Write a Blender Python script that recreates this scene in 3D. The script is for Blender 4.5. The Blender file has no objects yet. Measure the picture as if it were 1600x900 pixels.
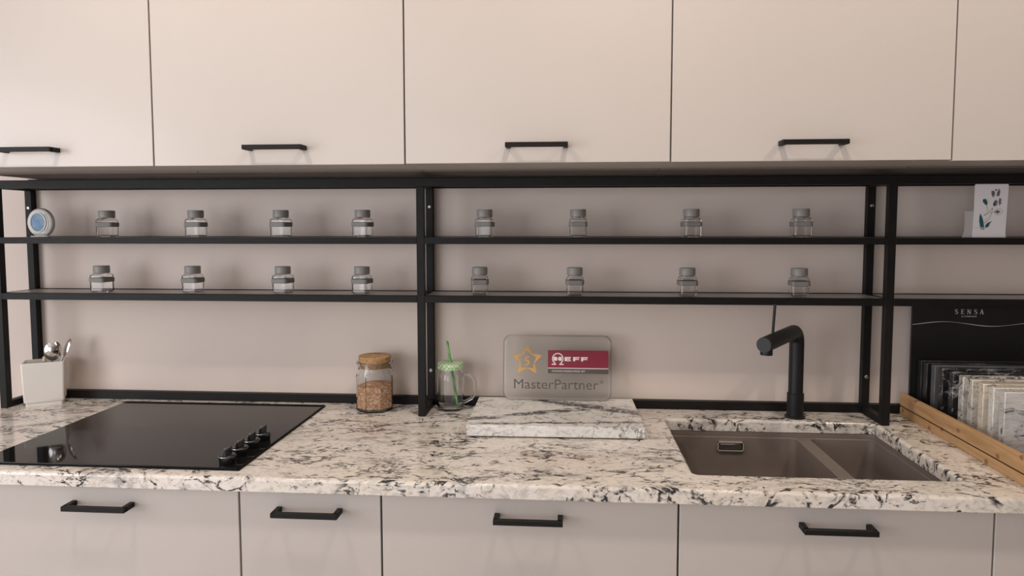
import bpy, bmesh, math, random
from mathutils import Vector, Matrix

random.seed(7)
S = bpy.context.scene
COL = S.collection
PI = math.pi

# ------------------------------------------------------------------ camera
def cam_rot(rx, ry, rz):
    Rz = Matrix.Rotation(math.radians(rz), 3, 'Z')
    Rx = Matrix.Rotation(math.radians(-rx), 3, 'X')
    Ry = Matrix.Rotation(math.radians(ry), 3, 'Y')
    return Rz @ Rx @ Ry
M = cam_rot(3.8246, 0.0373, 4.2638)
cam = bpy.data.cameras.new('camera')
camo = bpy.data.objects.new('camera', cam)
COL.objects.link(camo)
R3 = Matrix((M.col[0], M.col[2], -M.col[1])).transposed()
camo.matrix_world = Matrix.Translation((0.9703, -1.9456, 1.4292)) @ R3.to_4x4()
cam.sensor_width = 36
cam.lens = 36 * 1074.84 / 1600
cam.shift_x = -5.34 / 1600
cam.shift_y = (427.04 - 450) / 1600
cam.clip_start = 0.05
S.camera = camo

# ------------------------------------------------------------------ world, lights, exposure
w = bpy.data.worlds.new('world'); S.world = w
w.use_nodes = True
w.node_tree.nodes['Background'].inputs[0].default_value = (0.75, 0.85, 1.0, 1)
w.node_tree.nodes['Background'].inputs[1].default_value = 1.0
S.view_settings.view_transform = 'Standard'
S.view_settings.look = 'None'
S.view_settings.gamma = 1
S.view_settings.use_curve_mapping = False
S.view_settings.exposure = 0.06

CEIL = 2.60
WIN = dict(x=-1.9, y0=-3.9, y1=-1.4, z0=0.5, z1=2.2)      # daylight window in the left wall
FILLWIN = dict(y=-5.2, x0=-1.7, x1=0.3, z0=0.15, z1=2.35)     # added opening behind the camera, made up for frontal fill light
def area(name, loc, rot, sx, sy, power, col, shape='RECTANGLE'):
    l = bpy.data.lights.new(name, 'AREA'); l.shape = shape
    l.size = sx
    if shape == 'RECTANGLE': l.size_y = sy
    l.energy = power; l.color = col
    o = bpy.data.objects.new(name, l); COL.objects.link(o)
    o.location = loc; o.rotation_euler = rot
    return o
area('window_daylight', (WIN['x'] - 0.03, (WIN['y0'] + WIN['y1']) / 2, (WIN['z0'] + WIN['z1']) / 2),
     (0, -PI / 2, 0), WIN['z1'] - WIN['z0'] - .1, WIN['y1'] - WIN['y0'] - .1, 54, (0.98, 0.97, 1.0))
area('front_fill_light', ((FILLWIN['x0'] + FILLWIN['x1']) / 2, FILLWIN['y'] - .03, (FILLWIN['z0'] + FILLWIN['z1']) / 2),
     (PI / 2, 0, 0), FILLWIN['x1'] - FILLWIN['x0'] - .1, FILLWIN['z1'] - FILLWIN['z0'] - .1, 24, (0.98, 0.97, 1.0))  # added fill lamp from behind the camera, no known source
DOWNLIGHTS = [(0.05, -1.05), (1.15, -1.05), (2.25, -1.05)]
DOWN_POWER = 8.5
DOWN_COL = (1.0, 0.87, 0.75)

# ------------------------------------------------------------------ materials
def new_mat(name):
    m = bpy.data.materials.new(name); m.use_nodes = True
    nt = m.node_tree
    return m, nt, nt.nodes['Principled BSDF']
def L(nt, a, b): nt.links.new(a, b)
def N(nt, t, **kw):
    n = nt.nodes.new(t)
    for k, v in kw.items(): setattr(n, k, v)
    return n
def ramp(nt, stops, interp='LINEAR'):
    r = N(nt, 'ShaderNodeValToRGB'); r.color_ramp.interpolation = interp
    e = r.color_ramp.elements
    while len(e) > 1: e.remove(e[0])
    e[0].position = stops[0][0]; e[0].color = tuple(stops[0][1]) + (1,) if len(stops[0][1]) == 3 else stops[0][1]
    for p, c in stops[1:]:
        x = e.new(p); x.color = tuple(c) + (1,) if len(c) == 3 else c
    return r
def g(v): return (v, v, v)
def mat(name, col, rough=.5, metal=0, var=.04, scale=8, coat=0, bump=0, bscale=200, spec=.5):
    """plain surface with a faint procedural mottling"""
    m, nt, p = new_mat(name)
    tc = N(nt, 'ShaderNodeTexCoord')
    no = N(nt, 'ShaderNodeTexNoise'); no.inputs['Scale'].default_value = scale; no.inputs['Detail'].default_value = 4
    L(nt, tc.outputs['Object'], no.inputs['Vector'])
    r = ramp(nt, [(.3, [c * (1 - var) for c in col]), (.7, [min(1, c * (1 + var)) for c in col])])
    L(nt, no.outputs['Fac'], r.inputs['Fac']); L(nt, r.outputs['Color'], p.inputs['Base Color'])
    p.inputs['Roughness'].default_value = rough; p.inputs['Metallic'].default_value = metal
    p.inputs['Specular IOR Level'].default_value = spec
    p.inputs['Coat Weight'].default_value = coat; p.inputs['Coat Roughness'].default_value = .12
    if bump:
        n2 = N(nt, 'ShaderNodeTexNoise'); n2.inputs['Scale'].default_value = bscale
        b = N(nt, 'ShaderNodeBump'); b.inputs['Strength'].default_value = bump; b.inputs['Distance'].default_value = .001
        L(nt, tc.outputs['Object'], n2.inputs['Vector']); L(nt, n2.outputs['Fac'], b.inputs['Height']); L(nt, b.outputs['Normal'], p.inputs['Normal'])
    return m
def mixc(nt, fac, a, b, blend='MIX'):
    x = N(nt, 'ShaderNodeMix', data_type='RGBA', blend_type=blend)
    if isinstance(fac, float): x.inputs['Factor'].default_value = fac
    else: L(nt, fac, x.inputs['Factor'])
    for s, v in (('A', a), ('B', b)):
        i = x.inputs[6] if s == 'A' else x.inputs[7]
        if isinstance(v, tuple): i.default_value = v + (1,) if len(v) == 3 else v
        else: L(nt, v, i)
    return x.outputs[2]
def math_n(nt, op, a, b=None, clamp=False):
    x = N(nt, 'ShaderNodeMath', operation=op, use_clamp=clamp)
    for i, v in enumerate((a, b)):
        if v is None: continue
        if isinstance(v, (int, float)): x.inputs[i].default_value = v
        else: L(nt, v, x.inputs[i])
    return x.outputs[0]
def noise(nt, vec, scale, detail=4, rough=.55, dist=0.0, ntype='FBM'):
    n = N(nt, 'ShaderNodeTexNoise'); n.inputs['Scale'].default_value = scale
    n.inputs['Detail'].default_value = detail; n.inputs['Roughness'].default_value = rough
    n.inputs['Distortion'].default_value = dist
    L(nt, vec, n.inputs['Vector'])
    return n.outputs['Fac']
def mapping(nt, vec, loc=(0, 0, 0), rot=(0, 0, 0), sc=(1, 1, 1)):
    m = N(nt, 'ShaderNodeMapping')
    m.inputs['Location'].default_value = loc; m.inputs['Rotation'].default_value = rot; m.inputs['Scale'].default_value = sc
    L(nt, vec, m.inputs['Vector']); return m.outputs['Vector']
def smooth(nt, v, a, b):
    x = N(nt, 'ShaderNodeMapRange', interpolation_type='SMOOTHSTEP')
    L(nt, v, x.inputs['Value']); x.inputs['From Min'].default_value = a; x.inputs['From Max'].default_value = b
    return x.outputs['Result']

def granite(name, base1, base2, cloud, vein, vein_w=.018, vein_amt=.5, speck=.9, rot=.55, off=(0, 0, 0), k=1.0, rough=.13, zs=1.5):
    m, nt, p = new_mat(name)
    tc = N(nt, 'ShaderNodeTexCoord')
    v0 = mapping(nt, tc.outputs['Object'], loc=off)
    wn = N(nt, 'ShaderNodeTexNoise'); wn.inputs['Scale'].default_value = 7 * k; wn.inputs['Detail'].default_value = 3
    L(nt, v0, wn.inputs['Vector'])
    ws = N(nt, 'ShaderNodeVectorMath', operation='SCALE'); L(nt, wn.outputs['Color'], ws.inputs[0]); ws.inputs['Scale'].default_value = .09 / k
    wa = N(nt, 'ShaderNodeVectorMath', operation='ADD'); L(nt, v0, wa.inputs[0]); L(nt, ws.outputs[0], wa.inputs[1])
    vs = mapping(nt, wa.outputs[0], rot=(0, 0, rot), sc=(1, 2.1, zs))
    # ground colour
    b = smooth(nt, noise(nt, v0, 5 * k, 5), .36, .64)
    col = mixc(nt, b, base1, base2)
    fine = smooth(nt, noise(nt, vs, 62 * k, 4, .65), .46, .66)
    col = mixc(nt, math_n(nt, 'MULTIPLY', fine, .50), col, tuple(c * .55 for c in base2))
    # grey clouds around the veins
    c1 = noise(nt, vs, 6 * k, 6, .62)
    cl = smooth(nt, c1, .49, .66)
    gr = smooth(nt, noise(nt, vs, 34 * k, 4, .65), .40, .62)
    col = mixc(nt, math_n(nt, 'MULTIPLY', math_n(nt, 'MULTIPLY', cl, gr), .85), col, cloud)
    # veins: ridges of a noise, broken up by finer noise
    def vein_mask(scale, wdt, seed, lo, hi, detail=5):
        vv = mapping(nt, vs, loc=(seed, seed * .7, seed * .3))
        n1 = noise(nt, vv, scale * k, detail, .62, .4)
        rd = math_n(nt, 'ABSOLUTE', math_n(nt, 'SUBTRACT', n1, .5))
        t = math_n(nt, 'SUBTRACT', 1.0, smooth(nt, rd, wdt * .35, wdt))
        msk = smooth(nt, noise(nt, vv, scale * 1.3 * k, 3), lo, hi)
        brk = smooth(nt, noise(nt, vv, 60 * k, 3, .6), .40, .56)
        return math_n(nt, 'MULTIPLY', math_n(nt, 'MULTIPLY', t, msk), brk)
    vm = math_n(nt, 'MAXIMUM', vein_mask(4.2, vein_w * 1.6, 3.1, .60 - .12 * vein_amt, .68 - .12 * vein_amt),
                vein_mask(8.5, vein_w * 1.5, 9.7, .58 - .1 * vein_amt, .66 - .1 * vein_amt))
    col = mixc(nt, vm, col, vein)
    # dark grains gathered in patches
    sp = smooth(nt, noise(nt, vs, 80 * k, 3, .55), .62, .67)
    spm = smooth(nt, noise(nt, vs, 9 * k, 3), .38, .60)
    col = mixc(nt, math_n(nt, 'MULTIPLY', math_n(nt, 'MULTIPLY', sp, spm), speck), col, tuple(c * 1.5 for c in vein))
    L(nt, col, p.inputs['Base Color'])
    p.inputs['Roughness'].default_value = rough
    return m

M_CAB = mat('greige satin lacquer', (.52, .469, .432), .33, var=.012, scale=3, coat=.15)
M_CARC = mat('grey carcass board', (.50, .445, .40), .5, var=.03)
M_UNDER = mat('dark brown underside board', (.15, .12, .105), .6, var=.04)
M_WALL = mat('greige wall paint', (.69, .585, .52), .6, var=.025, scale=4, bump=.05)
M_ROOM = mat('white room paint', (.72, .69, .65), .8, var=.02, scale=3)
M_FLOOR = mat('pale floor tile', (.60, .55, .51), .4, var=.08, scale=3)
M_BLACK = mat('black powder coat', (.0085, .0075, .0070), .5, var=.15, scale=60, bump=.1, bscale=900, spec=.22)
M_MATT = mat('matt black', (.009, .0095, .010), .42, var=.1, scale=40, spec=.35)
M_SHELF = mat('grey shelf board', (.46, .42, .38), .32, var=.03, scale=6)
M_HOB = mat('black ceramic glass', (.008, .0075, .0075), .045, var=.1, spec=.5)
M_HOB.node_tree.nodes['Principled BSDF'].inputs['IOR'].default_value = 1.26
M_KNOB = mat('black knob plastic', (.008, .009, .010), .22, var=.1)
M_CHROME = mat('polished steel', (.62, .60, .58), .12, metal=1, var=.03)
M_STEEL = mat('brushed screw steel', (.33, .31, .29), .35, metal=1)
M_SINK = mat('taupe sink composite', (.19, .155, .135), .42, var=.05, scale=30, bump=.06, bscale=700)
M_WHITE = mat('white ceramic', (.72, .69, .65), .3, var=.02)
M_DARKSLOT = mat('dark slot', (.008, .006, .005), .7)
M_CORKSIDE = None
M_GREY = mat('grey silicone', (.20, .195, .18), .55, var=.05, scale=60)
M_GREYLID = mat('grey jar lid', (.25, .24, .225), .42, var=.05, scale=40)
M_GRANITE = granite('cream granite with black green veins', (.78, .72, .67), (.74, .67, .59), (.26, .245, .235), (.028, .028, .030), vein_w=.021, vein_amt=1.15, rot=-.62)

def board_mat():
    m, nt, p = new_mat('pale marble board with two vein bands')
    tc = N(nt, 'ShaderNodeTexCoord'); v0 = tc.outputs['Object']
    vs = mapping(nt, v0, rot=(0, 0, -.3), sc=(1, 1.9, 1.6))
    col = mixc(nt, smooth(nt, noise(nt, v0, 8, 5), .35, .65), (.80, .79, .76), (.72, .70, .66))
    col = mixc(nt, math_n(nt, 'MULTIPLY', smooth(nt, noise(nt, vs, 75, 4, .65), .46, .66), .5), col, (.36, .33, .30))
    sx = N(nt, 'ShaderNodeSeparateXYZ'); L(nt, v0, sx.inputs[0])
    wob = math_n(nt, 'MULTIPLY', math_n(nt, 'SUBTRACT', noise(nt, v0, 14, 5, .65), .5), .055)
    def band(a, b, w, xa, xb):
        d = math_n(nt, 'SUBTRACT', math_n(nt, 'ADD', sx.outputs[1], wob), math_n(nt, 'ADD', math_n(nt, 'MULTIPLY', sx.outputs[0], b), a))
        t = math_n(nt, 'SUBTRACT', 1.0, smooth(nt, math_n(nt, 'ABSOLUTE', d), w * .35, w))
        return math_n(nt, 'MULTIPLY', t, math_n(nt, 'MULTIPLY', smooth(nt, sx.outputs[0], xa - .01, xa + .03), math_n(nt, 'SUBTRACT', 1.0, smooth(nt, sx.outputs[0], xb - .03, xb + .02))))
    bands = math_n(nt, 'MAXIMUM', band(-.005, .40, .024, -.23, .10), math_n(nt, 'MAXIMUM', band(.098, -.50, .032, -.08, .24), band(-.11, .10, .010, -.2, .21)))
    rd = math_n(nt, 'ABSOLUTE', math_n(nt, 'SUBTRACT', noise(nt, vs, 22, 5, .65, .6), .5))
    fib = math_n(nt, 'SUBTRACT', 1.0, smooth(nt, rd, .02, .09))
    mk = math_n(nt, 'MULTIPLY', bands, math_n(nt, 'ADD', math_n(nt, 'MULTIPLY', fib, .80), .32))
    col = mixc(nt, mk, col, (.045, .04, .045))
    rd2 = math_n(nt, 'ABSOLUTE', math_n(nt, 'SUBTRACT', noise(nt, mapping(nt, v0, loc=(3, 1, 2)), 11, 5, .65, .8), .5))
    th = math_n(nt, 'MULTIPLY', math_n(nt, 'SUBTRACT', 1.0, smooth(nt, rd2, .004, .02)), smooth(nt, noise(nt, v0, 9, 3), .44, .52))
    col = mixc(nt, math_n(nt, 'MULTIPLY', th, .7), col, (.06, .06, .07))
    L(nt, col, p.inputs['Base Color']); p.inputs['Roughness'].default_value = .2
    return m
M_BOARD = board_mat()

def glass(name, tint=(1, 1, 1), rough=0.0, ior=1.45):
    m, nt, p = new_mat(name)
    tc = N(nt, 'ShaderNodeTexCoord')
    f = noise(nt, tc.outputs['Object'], 20)
    r = ramp(nt, [(.3, [t * .985 for t in tint]), (.7, tint)])
    L(nt, f, r.inputs['Fac']); L(nt, r.outputs['Color'], p.inputs['Base Color'])
    p.inputs['Transmission Weight'].default_value = 1; p.inputs['Roughness'].default_value = rough
    p.inputs['IOR'].default_value = ior
    return m
M_GLASS = glass('clear jar glass', (.97, .985, .975))
M_JAR = glass('smoky jar glass', (.95, .94, .93), 0.0, 1.30)
M_ACRYL = glass('clear acrylic', (.97, .985, .97), 0.0, 1.40)

def wood_mat():
    m, nt, p = new_mat('pine wood')
    tc = N(nt, 'ShaderNodeTexCoord')
    v = mapping(nt, tc.outputs['Object'], sc=(30, 1.6, 22))
    n1 = noise(nt, v, 3, 5, .6, .6)
    r = ramp(nt, [(.25, (.30, .165, .07)), (.5, (.46, .27, .125)), (.75, (.55, .345, .175))])
    L(nt, n1, r.inputs['Fac'])
    # knots
    sxyz = N(nt, 'ShaderNodeSeparateXYZ'); L(nt, tc.outputs['Object'], sxyz.inputs[0])
    cxyz = N(nt, 'ShaderNodeCombineXYZ'); L(nt, sxyz.outputs[1], cxyz.inputs[0]); L(nt, sxyz.outputs[2], cxyz.inputs[1])
    vk = mapping(nt, cxyz.outputs[0], loc=(.03, .07, 0), sc=(1, 1.3, 1))
    vo = N(nt, 'ShaderNodeTexVoronoi', voronoi_dimensions='2D'); vo.inputs['Scale'].default_value = 13; L(nt, vk, vo.inputs['Vector'])
    kn = math_n(nt, 'SUBTRACT', 1.0, smooth(nt, vo.outputs['Distance'], .04, .13))
    col = mixc(nt, math_n(nt, 'MULTIPLY', kn, .75), r.outputs['Color'], (.16, .07, .03))
    L(nt, col, p.inputs['Base Color']); p.inputs['Roughness'].default_value = .55
    return m
M_WOOD = wood_mat()
def cork_mat():
    m, nt, p = new_mat('cork')
    tc = N(nt, 'ShaderNodeTexCoord')
    n1 = noise(nt, tc.outputs['Object'], 120, 4, .7)
    r = ramp(nt, [(.32, (.10, .045, .018)), (.42, (.36, .20, .09)), (.6, (.47, .28, .135)), (.8, (.55, .36, .2))])
    L(nt, n1, r.inputs['Fac']); L(nt, r.outputs['Color'], p.inputs['Base Color']); p.inputs['Roughness'].default_value = .85
    return m
M_CORK = cork_mat()
def grain_mat():
    m, nt, p = new_mat('lentil flakes')
    tc = N(nt, 'ShaderNodeTexCoord')
    vo = N(nt, 'ShaderNodeTexVoronoi'); vo.inputs['Scale'].default_value = 260; L(nt, tc.outputs['Object'], vo.inputs['Vector'])
    sep = N(nt, 'ShaderNodeSeparateColor'); L(nt, vo.outputs['Color'], sep.inputs[0])
    r = ramp(nt, [(0, (.50, .20, .085)), (.4, (.68, .34, .17)), (.7, (.78, .46, .27)), (.95, (.85, .70, .55))])
    L(nt, sep.outputs[0], r.inputs['Fac']); L(nt, r.outputs['Color'], p.inputs['Base Color']); p.inputs['Roughness'].default_value = .7
    return m
M_GRAIN = grain_mat()
def gingham_mat():
    m, nt, p = new_mat('green gingham print')
    tc = N(nt, 'ShaderNodeTexCoord')
    ck = N(nt, 'ShaderNodeTexChecker'); ck.inputs['Scale'].default_value = 150
    v = mapping(nt, tc.outputs['Object'], loc=(.0011, .0023, .0017), rot=(0, 0, .4))
    L(nt, v, ck.inputs['Vector'])
    col = mixc(nt, ck.outputs['Fac'], (.62, .68, .58), (.26, .50, .17))
    L(nt, col, p.inputs['Base Color']); p.inputs['Roughness'].default_value = .4
    return m
M_GING = gingham_mat()
def straw_mat():
    m, nt, p = new_mat('green striped straw')
    tc = N(nt, 'ShaderNodeTexCoord')
    wv = N(nt, 'ShaderNodeTexWave'); wv.inputs['Scale'].default_value = 16; wv.bands_direction = 'DIAGONAL'
    L(nt, tc.outputs['Object'], wv.inputs['Vector'])
    r = ramp(nt, [(.3, (.13, .36, .10)), (.7, (.25, .52, .17))]); L(nt, wv.outputs['Fac'], r.inputs['Fac'])
    L(nt, r.outputs['Color'], p.inputs['Base Color']); p.inputs['Roughness'].default_value = .35
    return m
M_STRAW = straw_mat()

# ------------------------------------------------------------------ mesh helpers
def link(name, bm, m, parent=None, smooth_shade=False, kind=None):
    me = bpy.data.meshes.new(name)
    bmesh.ops.recalc_face_normals(bm, faces=bm.faces)
    bm.to_mesh(me); bm.free()
    if m: me.materials.append(m)
    if smooth_shade:
        for p in me.polygons: p.use_smooth = True
        me.set_sharp_from_angle(angle=math.radians(38))
        for p in me.polygons:                       # large flat faces keep their true normal
            if max(abs(c) for c in p.normal) > .9995: p.use_smooth = False
    o = bpy.data.objects.new(name, me); COL.objects.link(o)
    if parent: o.parent = parent
    if kind: o['kind'] = kind
    return o
def tag(o, label=None, cat=None, group=None, kind=None):
    if label: o['label'] = label
    if cat: o['category'] = cat
    if group: o['group'] = group
    if kind: o['kind'] = kind
    return o
def empty(name, loc, label, cat, group=None, rz=0):
    o = bpy.data.objects.new(name, None); COL.objects.link(o)
    o.location = loc; o.rotation_euler = (0, 0, rz); o.empty_display_size = .05
    return tag(o, label, cat, group)
def box(bm, x0, x1, y0, y1, z0, z1, bev=0, seg=2):
    r = bmesh.ops.create_cube(bm, size=1)
    vs = r['verts']
    for v in vs:
        v.co = Vector(((x0 + x1) / 2 + v.co.x * (x1 - x0), (y0 + y1) / 2 + v.co.y * (y1 - y0), (z0 + z1) / 2 + v.co.z * (z1 - z0)))
    if bev:
        es = list({e for v in vs for e in v.link_edges})
        bmesh.ops.bevel(bm, geom=es, offset=bev, segments=seg, affect='EDGES', profile=.5)
    return bm
def bbox_obj(name, dims, m, parent=None, bev=0, seg=2):
    return link(name, box(bmesh.new(), *dims, bev=bev, seg=seg), m, parent, smooth_shade=bev > 0)
def ring_faces(bm, A, B, closed=True):
    n = len(A)
    for i in range(n if closed else n - 1):
        j = (i + 1) % n
        bm.faces.new((A[i], A[j], B[j], B[i]))
def lathe(bm, prof, n=32, c=(0, 0, 0), cap0=True, cap1=True, mtx=None):
    rings = []
    for r, z in prof:
        ring = []
        for i in range(n):
            a = 2 * PI * i / n
            p = Vector((r * math.cos(a), r * math.sin(a), z))
            if mtx: p = mtx @ p
            ring.append(bm.verts.new(p + Vector(c)))
        rings.append(ring)
    for a, b in zip(rings, rings[1:]): ring_faces(bm, a, b)
    if cap0: bm.faces.new(rings[0][::-1])
    if cap1: bm.faces.new(rings[-1])
    return rings
def rrect(x0, x1, y0, y1, r, n=6):
    pts = []
    for cx, cy, a0 in ((x1 - r, y0 + r, -PI / 2), (x1 - r, y1 - r, 0), (x0 + r, y1 - r, PI / 2), (x0 + r, y0 + r, PI)):
        for i in range(n + 1):
            a = a0 + PI / 2 * i / n
            pts.append((cx + r * math.cos(a), cy + r * math.sin(a)))
    return pts
def loop_at(bm, pts, z): return [bm.verts.new((x, y, z)) for x, y in pts]
def tube(bm, pts, r, n=16, cap=True, radii=None):
    pts = [Vector(p) for p in pts]; rings = []
    up = None
    for i, p in enumerate(pts):
        t = (pts[min(i + 1, len(pts) - 1)] - pts[max(i - 1, 0)]).normalized()
        if up is None:
            up = Vector((0, 0, 1)) if abs(t.z) < .9 else Vector((1, 0, 0))
        a = t.cross(up).normalized(); b = a.cross(t).normalized(); up = b
        rr = radii[i] if radii else r
        rings.append([bm.verts.new(p + (a * math.cos(2 * PI * k / n) + b * math.sin(2 * PI * k / n)) * rr) for k in range(n)])
    for A, B in zip(rings, rings[1:]): ring_faces(bm, A, B)
    if cap: bm.faces.new(rings[0][::-1]); bm.faces.new(rings[-1])
    return rings
def prism(bm, pts, y0, y1):
    """outline in x,z extruded between two y"""
    A = [bm.verts.new((x, y0, z)) for x, z in pts]; B = [bm.verts.new((x, y1, z)) for x, z in pts]
    ring_faces(bm, A, B); bm.faces.new(A[::-1]); bm.faces.new(B)
def stroke(bm, pts, wd, y0, y1, widths=None, closed=False):
    """flat ribbon along x,z points with thickness in y"""
    n = len(pts); Ls = []; Rs = []
    for i, (x, z) in enumerate(pts):
        if closed: a = pts[(i - 1) % n]; b = pts[(i + 1) % n]
        else: a = pts[max(i - 1, 0)]; b = pts[min(i + 1, n - 1)]
        tx, tz = b[0] - a[0], b[1] - a[1]; l = math.hypot(tx, tz) or 1
        nx, nz = -tz / l, tx / l; h = (widths[i] if widths else wd) / 2
        Ls.append((x + nx * h, z + nz * h)); Rs.append((x - nx * h, z - nz * h))
    def q(p, y): return bm.verts.new((p[0], y, p[1]))
    F = [(q(a, y0), q(b, y0), q(b, y1), q(a, y1)) for a, b in zip(Ls, Rs)]
    for i in range(n if closed else n - 1):
        A, B = F[i], F[(i + 1) % n]
        for k in range(4): bm.faces.new((A[k], A[(k + 1) % 4], B[(k + 1) % 4], B[k]))
    if not closed: bm.faces.new(F[0]); bm.faces.new(F[-1][::-1])
def text_mesh(name, body, size, m, parent, loc, depth=.0006, align='LEFT', space=1.0, sx=1.0, bold=0.0):
    """lettering standing in the x,z plane, facing -y"""
    cu = bpy.data.curves.new(name, 'FONT'); cu.body = body; cu.size = size; cu.extrude = depth / 2
    cu.align_x = align; cu.space_character = space; cu.resolution_u = 3; cu.offset = bold
    t = bpy.data.objects.new('tmp', cu); COL.objects.link(t)
    dg = bpy.context.evaluated_depsgraph_get()
    me = bpy.data.meshes.new_from_object(t.evaluated_get(dg))
    bpy.data.objects.remove(t)
    for v in me.vertices:
        x, y, z = v.co; v.co = (x * sx + loc[0], loc[1] - z, y + loc[2])
    me.materials.clear(); me.materials.append(m)
    o = bpy.data.objects.new(name, me); COL.objects.link(o); o.parent = parent
    return o
def copy_tree(o, parent=None):
    c = o.copy(); COL.objects.link(c)
    if parent: c.parent = parent
    for ch in o.children: copy_tree(ch, c)
    return c
def structure(name, dims, m):
    return tag(bbox_obj(name, dims, m), kind='structure')

# ------------------------------------------------------------------ room shell
XL, XR, YF = -1.9, 5.2, -5.2
structure('floor', (XL - .1, XR + .1, YF - .1, .1, -.1, 0), M_FLOOR)
structure('ceiling', (XL - .1, XR + .1, YF - .1, .1, CEIL, CEIL + .1), M_ROOM)
structure('wall_back', (XL, XR, 0, .1, 0, CEIL), M_WALL)
structure('wall_right', (XR, XR + .1, YF - .1, .1, 0, CEIL), mat('taupe room paint', (.30, .25, .21), .8, var=.02, scale=3))
bm = bmesh.new()
W = FILLWIN
box(bm, XL, W['x0'], YF - .1, YF, 0, CEIL); box(bm, W['x1'], XR, YF - .1, YF, 0, CEIL)
box(bm, W['x0'], W['x1'], YF - .1, YF, 0, W['z0']); box(bm, W['x0'], W['x1'], YF - .1, YF, W['z1'], CEIL)
tag(link('wall_front', bm, M_ROOM), kind='structure')
wf = bmesh.new()
for x in (W['x0'], (W['x0'] + W['x1']) / 2 - .03, W['x1'] - .06):
    box(wf, x, x + .06, YF - .09, YF - .05, W['z0'], W['z1'])
box(wf, W['x0'], W['x1'], YF - .09, YF - .05, W['z0'], W['z0'] + .06); box(wf, W['x0'], W['x1'], YF - .09, YF - .05, W['z1'] - .06, W['z1'])
tag(link('added_fill_window', wf, M_WHITE), kind='structure')  # frame around the made-up fill opening
bm = bmesh.new()
W = WIN
box(bm, XL - .1, XL, YF - .1, W['y0'], 0, CEIL); box(bm, XL - .1, XL, W['y1'], .1, 0, CEIL)
box(bm, XL - .1, XL, W['y0'], W['y1'], 0, W['z0']); box(bm, XL - .1, XL, W['y0'], W['y1'], W['z1'], CEIL)
tag(link('wall_left', bm, M_ROOM), kind='structure')
wf = bmesh.new()
xa, xb = XL - .09, XL - .05
for y in (W['y0'], (W['y0'] + W['y1']) / 2 - .03, W['y1'] - .06):
    box(wf, xa, xb, y, y + .06, W['z0'], W['z1'])
box(wf, xa, xb, W['y0'], W['y1'], W['z0'], W['z0'] + .06); box(wf, xa, xb, W['y0'], W['y1'], W['z1'] - .06, W['z1'])
tag(link('window_1', wf, M_WHITE), kind='structure')

# ceiling downlights
m_lamp, nt, p = new_mat('lamp diffuser'); p.inputs['Base Color'].default_value = (.9, .85, .8, 1)
p.inputs['Emission Color'].default_value = DOWN_COL + (1,); p.inputs['Emission Strength'].default_value = 6
for i, (x, y) in enumerate(DOWNLIGHTS):
    t = empty('ceiling_downlight', (x, y, CEIL), ('leftmost', 'middle', 'rightmost')[i] + ' round recessed downlight of the ceiling row before the cabinets', 'downlight', 'ceiling downlights in front of the cabinets')
    b = bmesh.new(); lathe(b, [(.062, 0), (.075, 0), (.075, -.004), (.062, -.008), (.062, 0)], 24, cap0=False, cap1=False)
    link('trim_ring', b, M_WHITE, t, True)
    b = bmesh.new(); lathe(b, [(.06, -.0005), (.06, -.003)], 24); link('diffuser', b, m_lamp, t)
    area('downlight_lamp', (x, y, CEIL - .012), (0, 0, 0), .12, .12, DOWN_POWER, DOWN_COL, 'DISK')

# ------------------------------------------------------------------ worktop with the sink opening
ZT, ZB = .920, .8894
YC = -.6166
SX0, SX1, SY0, SY1 = 1.234, 1.768, -.530, -.120
def profile(rad, n=5): return [(rad - rad * math.sin(PI / 2 * i / n), -rad + rad * math.cos(PI / 2 * i / n)) for i in range(n + 1)]
def inset_rect(d): return [(-.63 + d, YC + d), (2.42 - d, YC + d), (2.42 - d, -.0012 - d * 0), (-.63 + d, -.0012)]
def make_worktop():
    bm = bmesh.new(); rad = .007
    prof = [(0.0015, ZB), (0, ZB + .0015)] + [(rad - rad * math.cos(a), ZT - rad + rad * math.sin(a)) for a in [PI / 2 * i / 5 for i in range(6)]]
    out = [loop_at(bm, inset_rect(d), z) for d, z in prof]
    inn = [loop_at(bm, rrect(SX0 - d, SX1 + d, SY0 - d, SY1 + d, .014 + d), z) for d, z in prof]
    for A, B in zip(out, out[1:]): ring_faces(bm, A, B)
    for A, B in zip(inn, inn[1:]): ring_faces(bm, A, B)
    for k in (0, -1):
        es = []
        for lp in (out[k], inn[k]):
            for i in range(len(lp)):
                e = bm.edges.get((lp[i], lp[(i + 1) % len(lp)])) or bm.edges.new((lp[i], lp[(i + 1) % len(lp)]))
                es.append(e)
        bmesh.ops.triangle_fill(bm, edges=es, use_beauty=True)
    return bm
wt = link('worktop', make_worktop(), M_GRANITE, smooth_shade=True)
tag(wt, 'polished cream granite worktop with black veins and a cut-out for the sink', 'worktop')

# ------------------------------------------------------------------ handles and cabinets
def handle_bm(length, out, th=.0105):
    """bar handle: two legs from the door (y=0) to a front bar at y=-out, mitred"""
    bm = bmesh.new(); h = length / 2; t = th / 2
    box(bm, -h, h, -out, -out + th, -t, t, .0008, 1)
    for s in (-1, 1):
        x0 = s * h; x1 = s * (h - th)
        box(bm, min(x0, x1), max(x0, x1), -out + th * .5, 0, -t, t, .0006, 1)
    return bm
DU = .3797; ZU = 1.5737; ZUT = 2.30
def carcass(bm, x0, x1, y0, y1, z0, z1, th=.016, top=True):
    box(bm, x0, x0 + th, y0, y1, z0, z1); box(bm, x1 - th, x1, y0, y1, z0, z1)
    box(bm, x0 + th, x1 - th, y0, y1, z0, z0 + th); box(bm, x0 + th, x1 - th, y1 - .008, y1, z0 + th, z1)
    if top: box(bm, x0 + th, x1 - th, y0, y1 - .008, z1 - th, z1)
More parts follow.
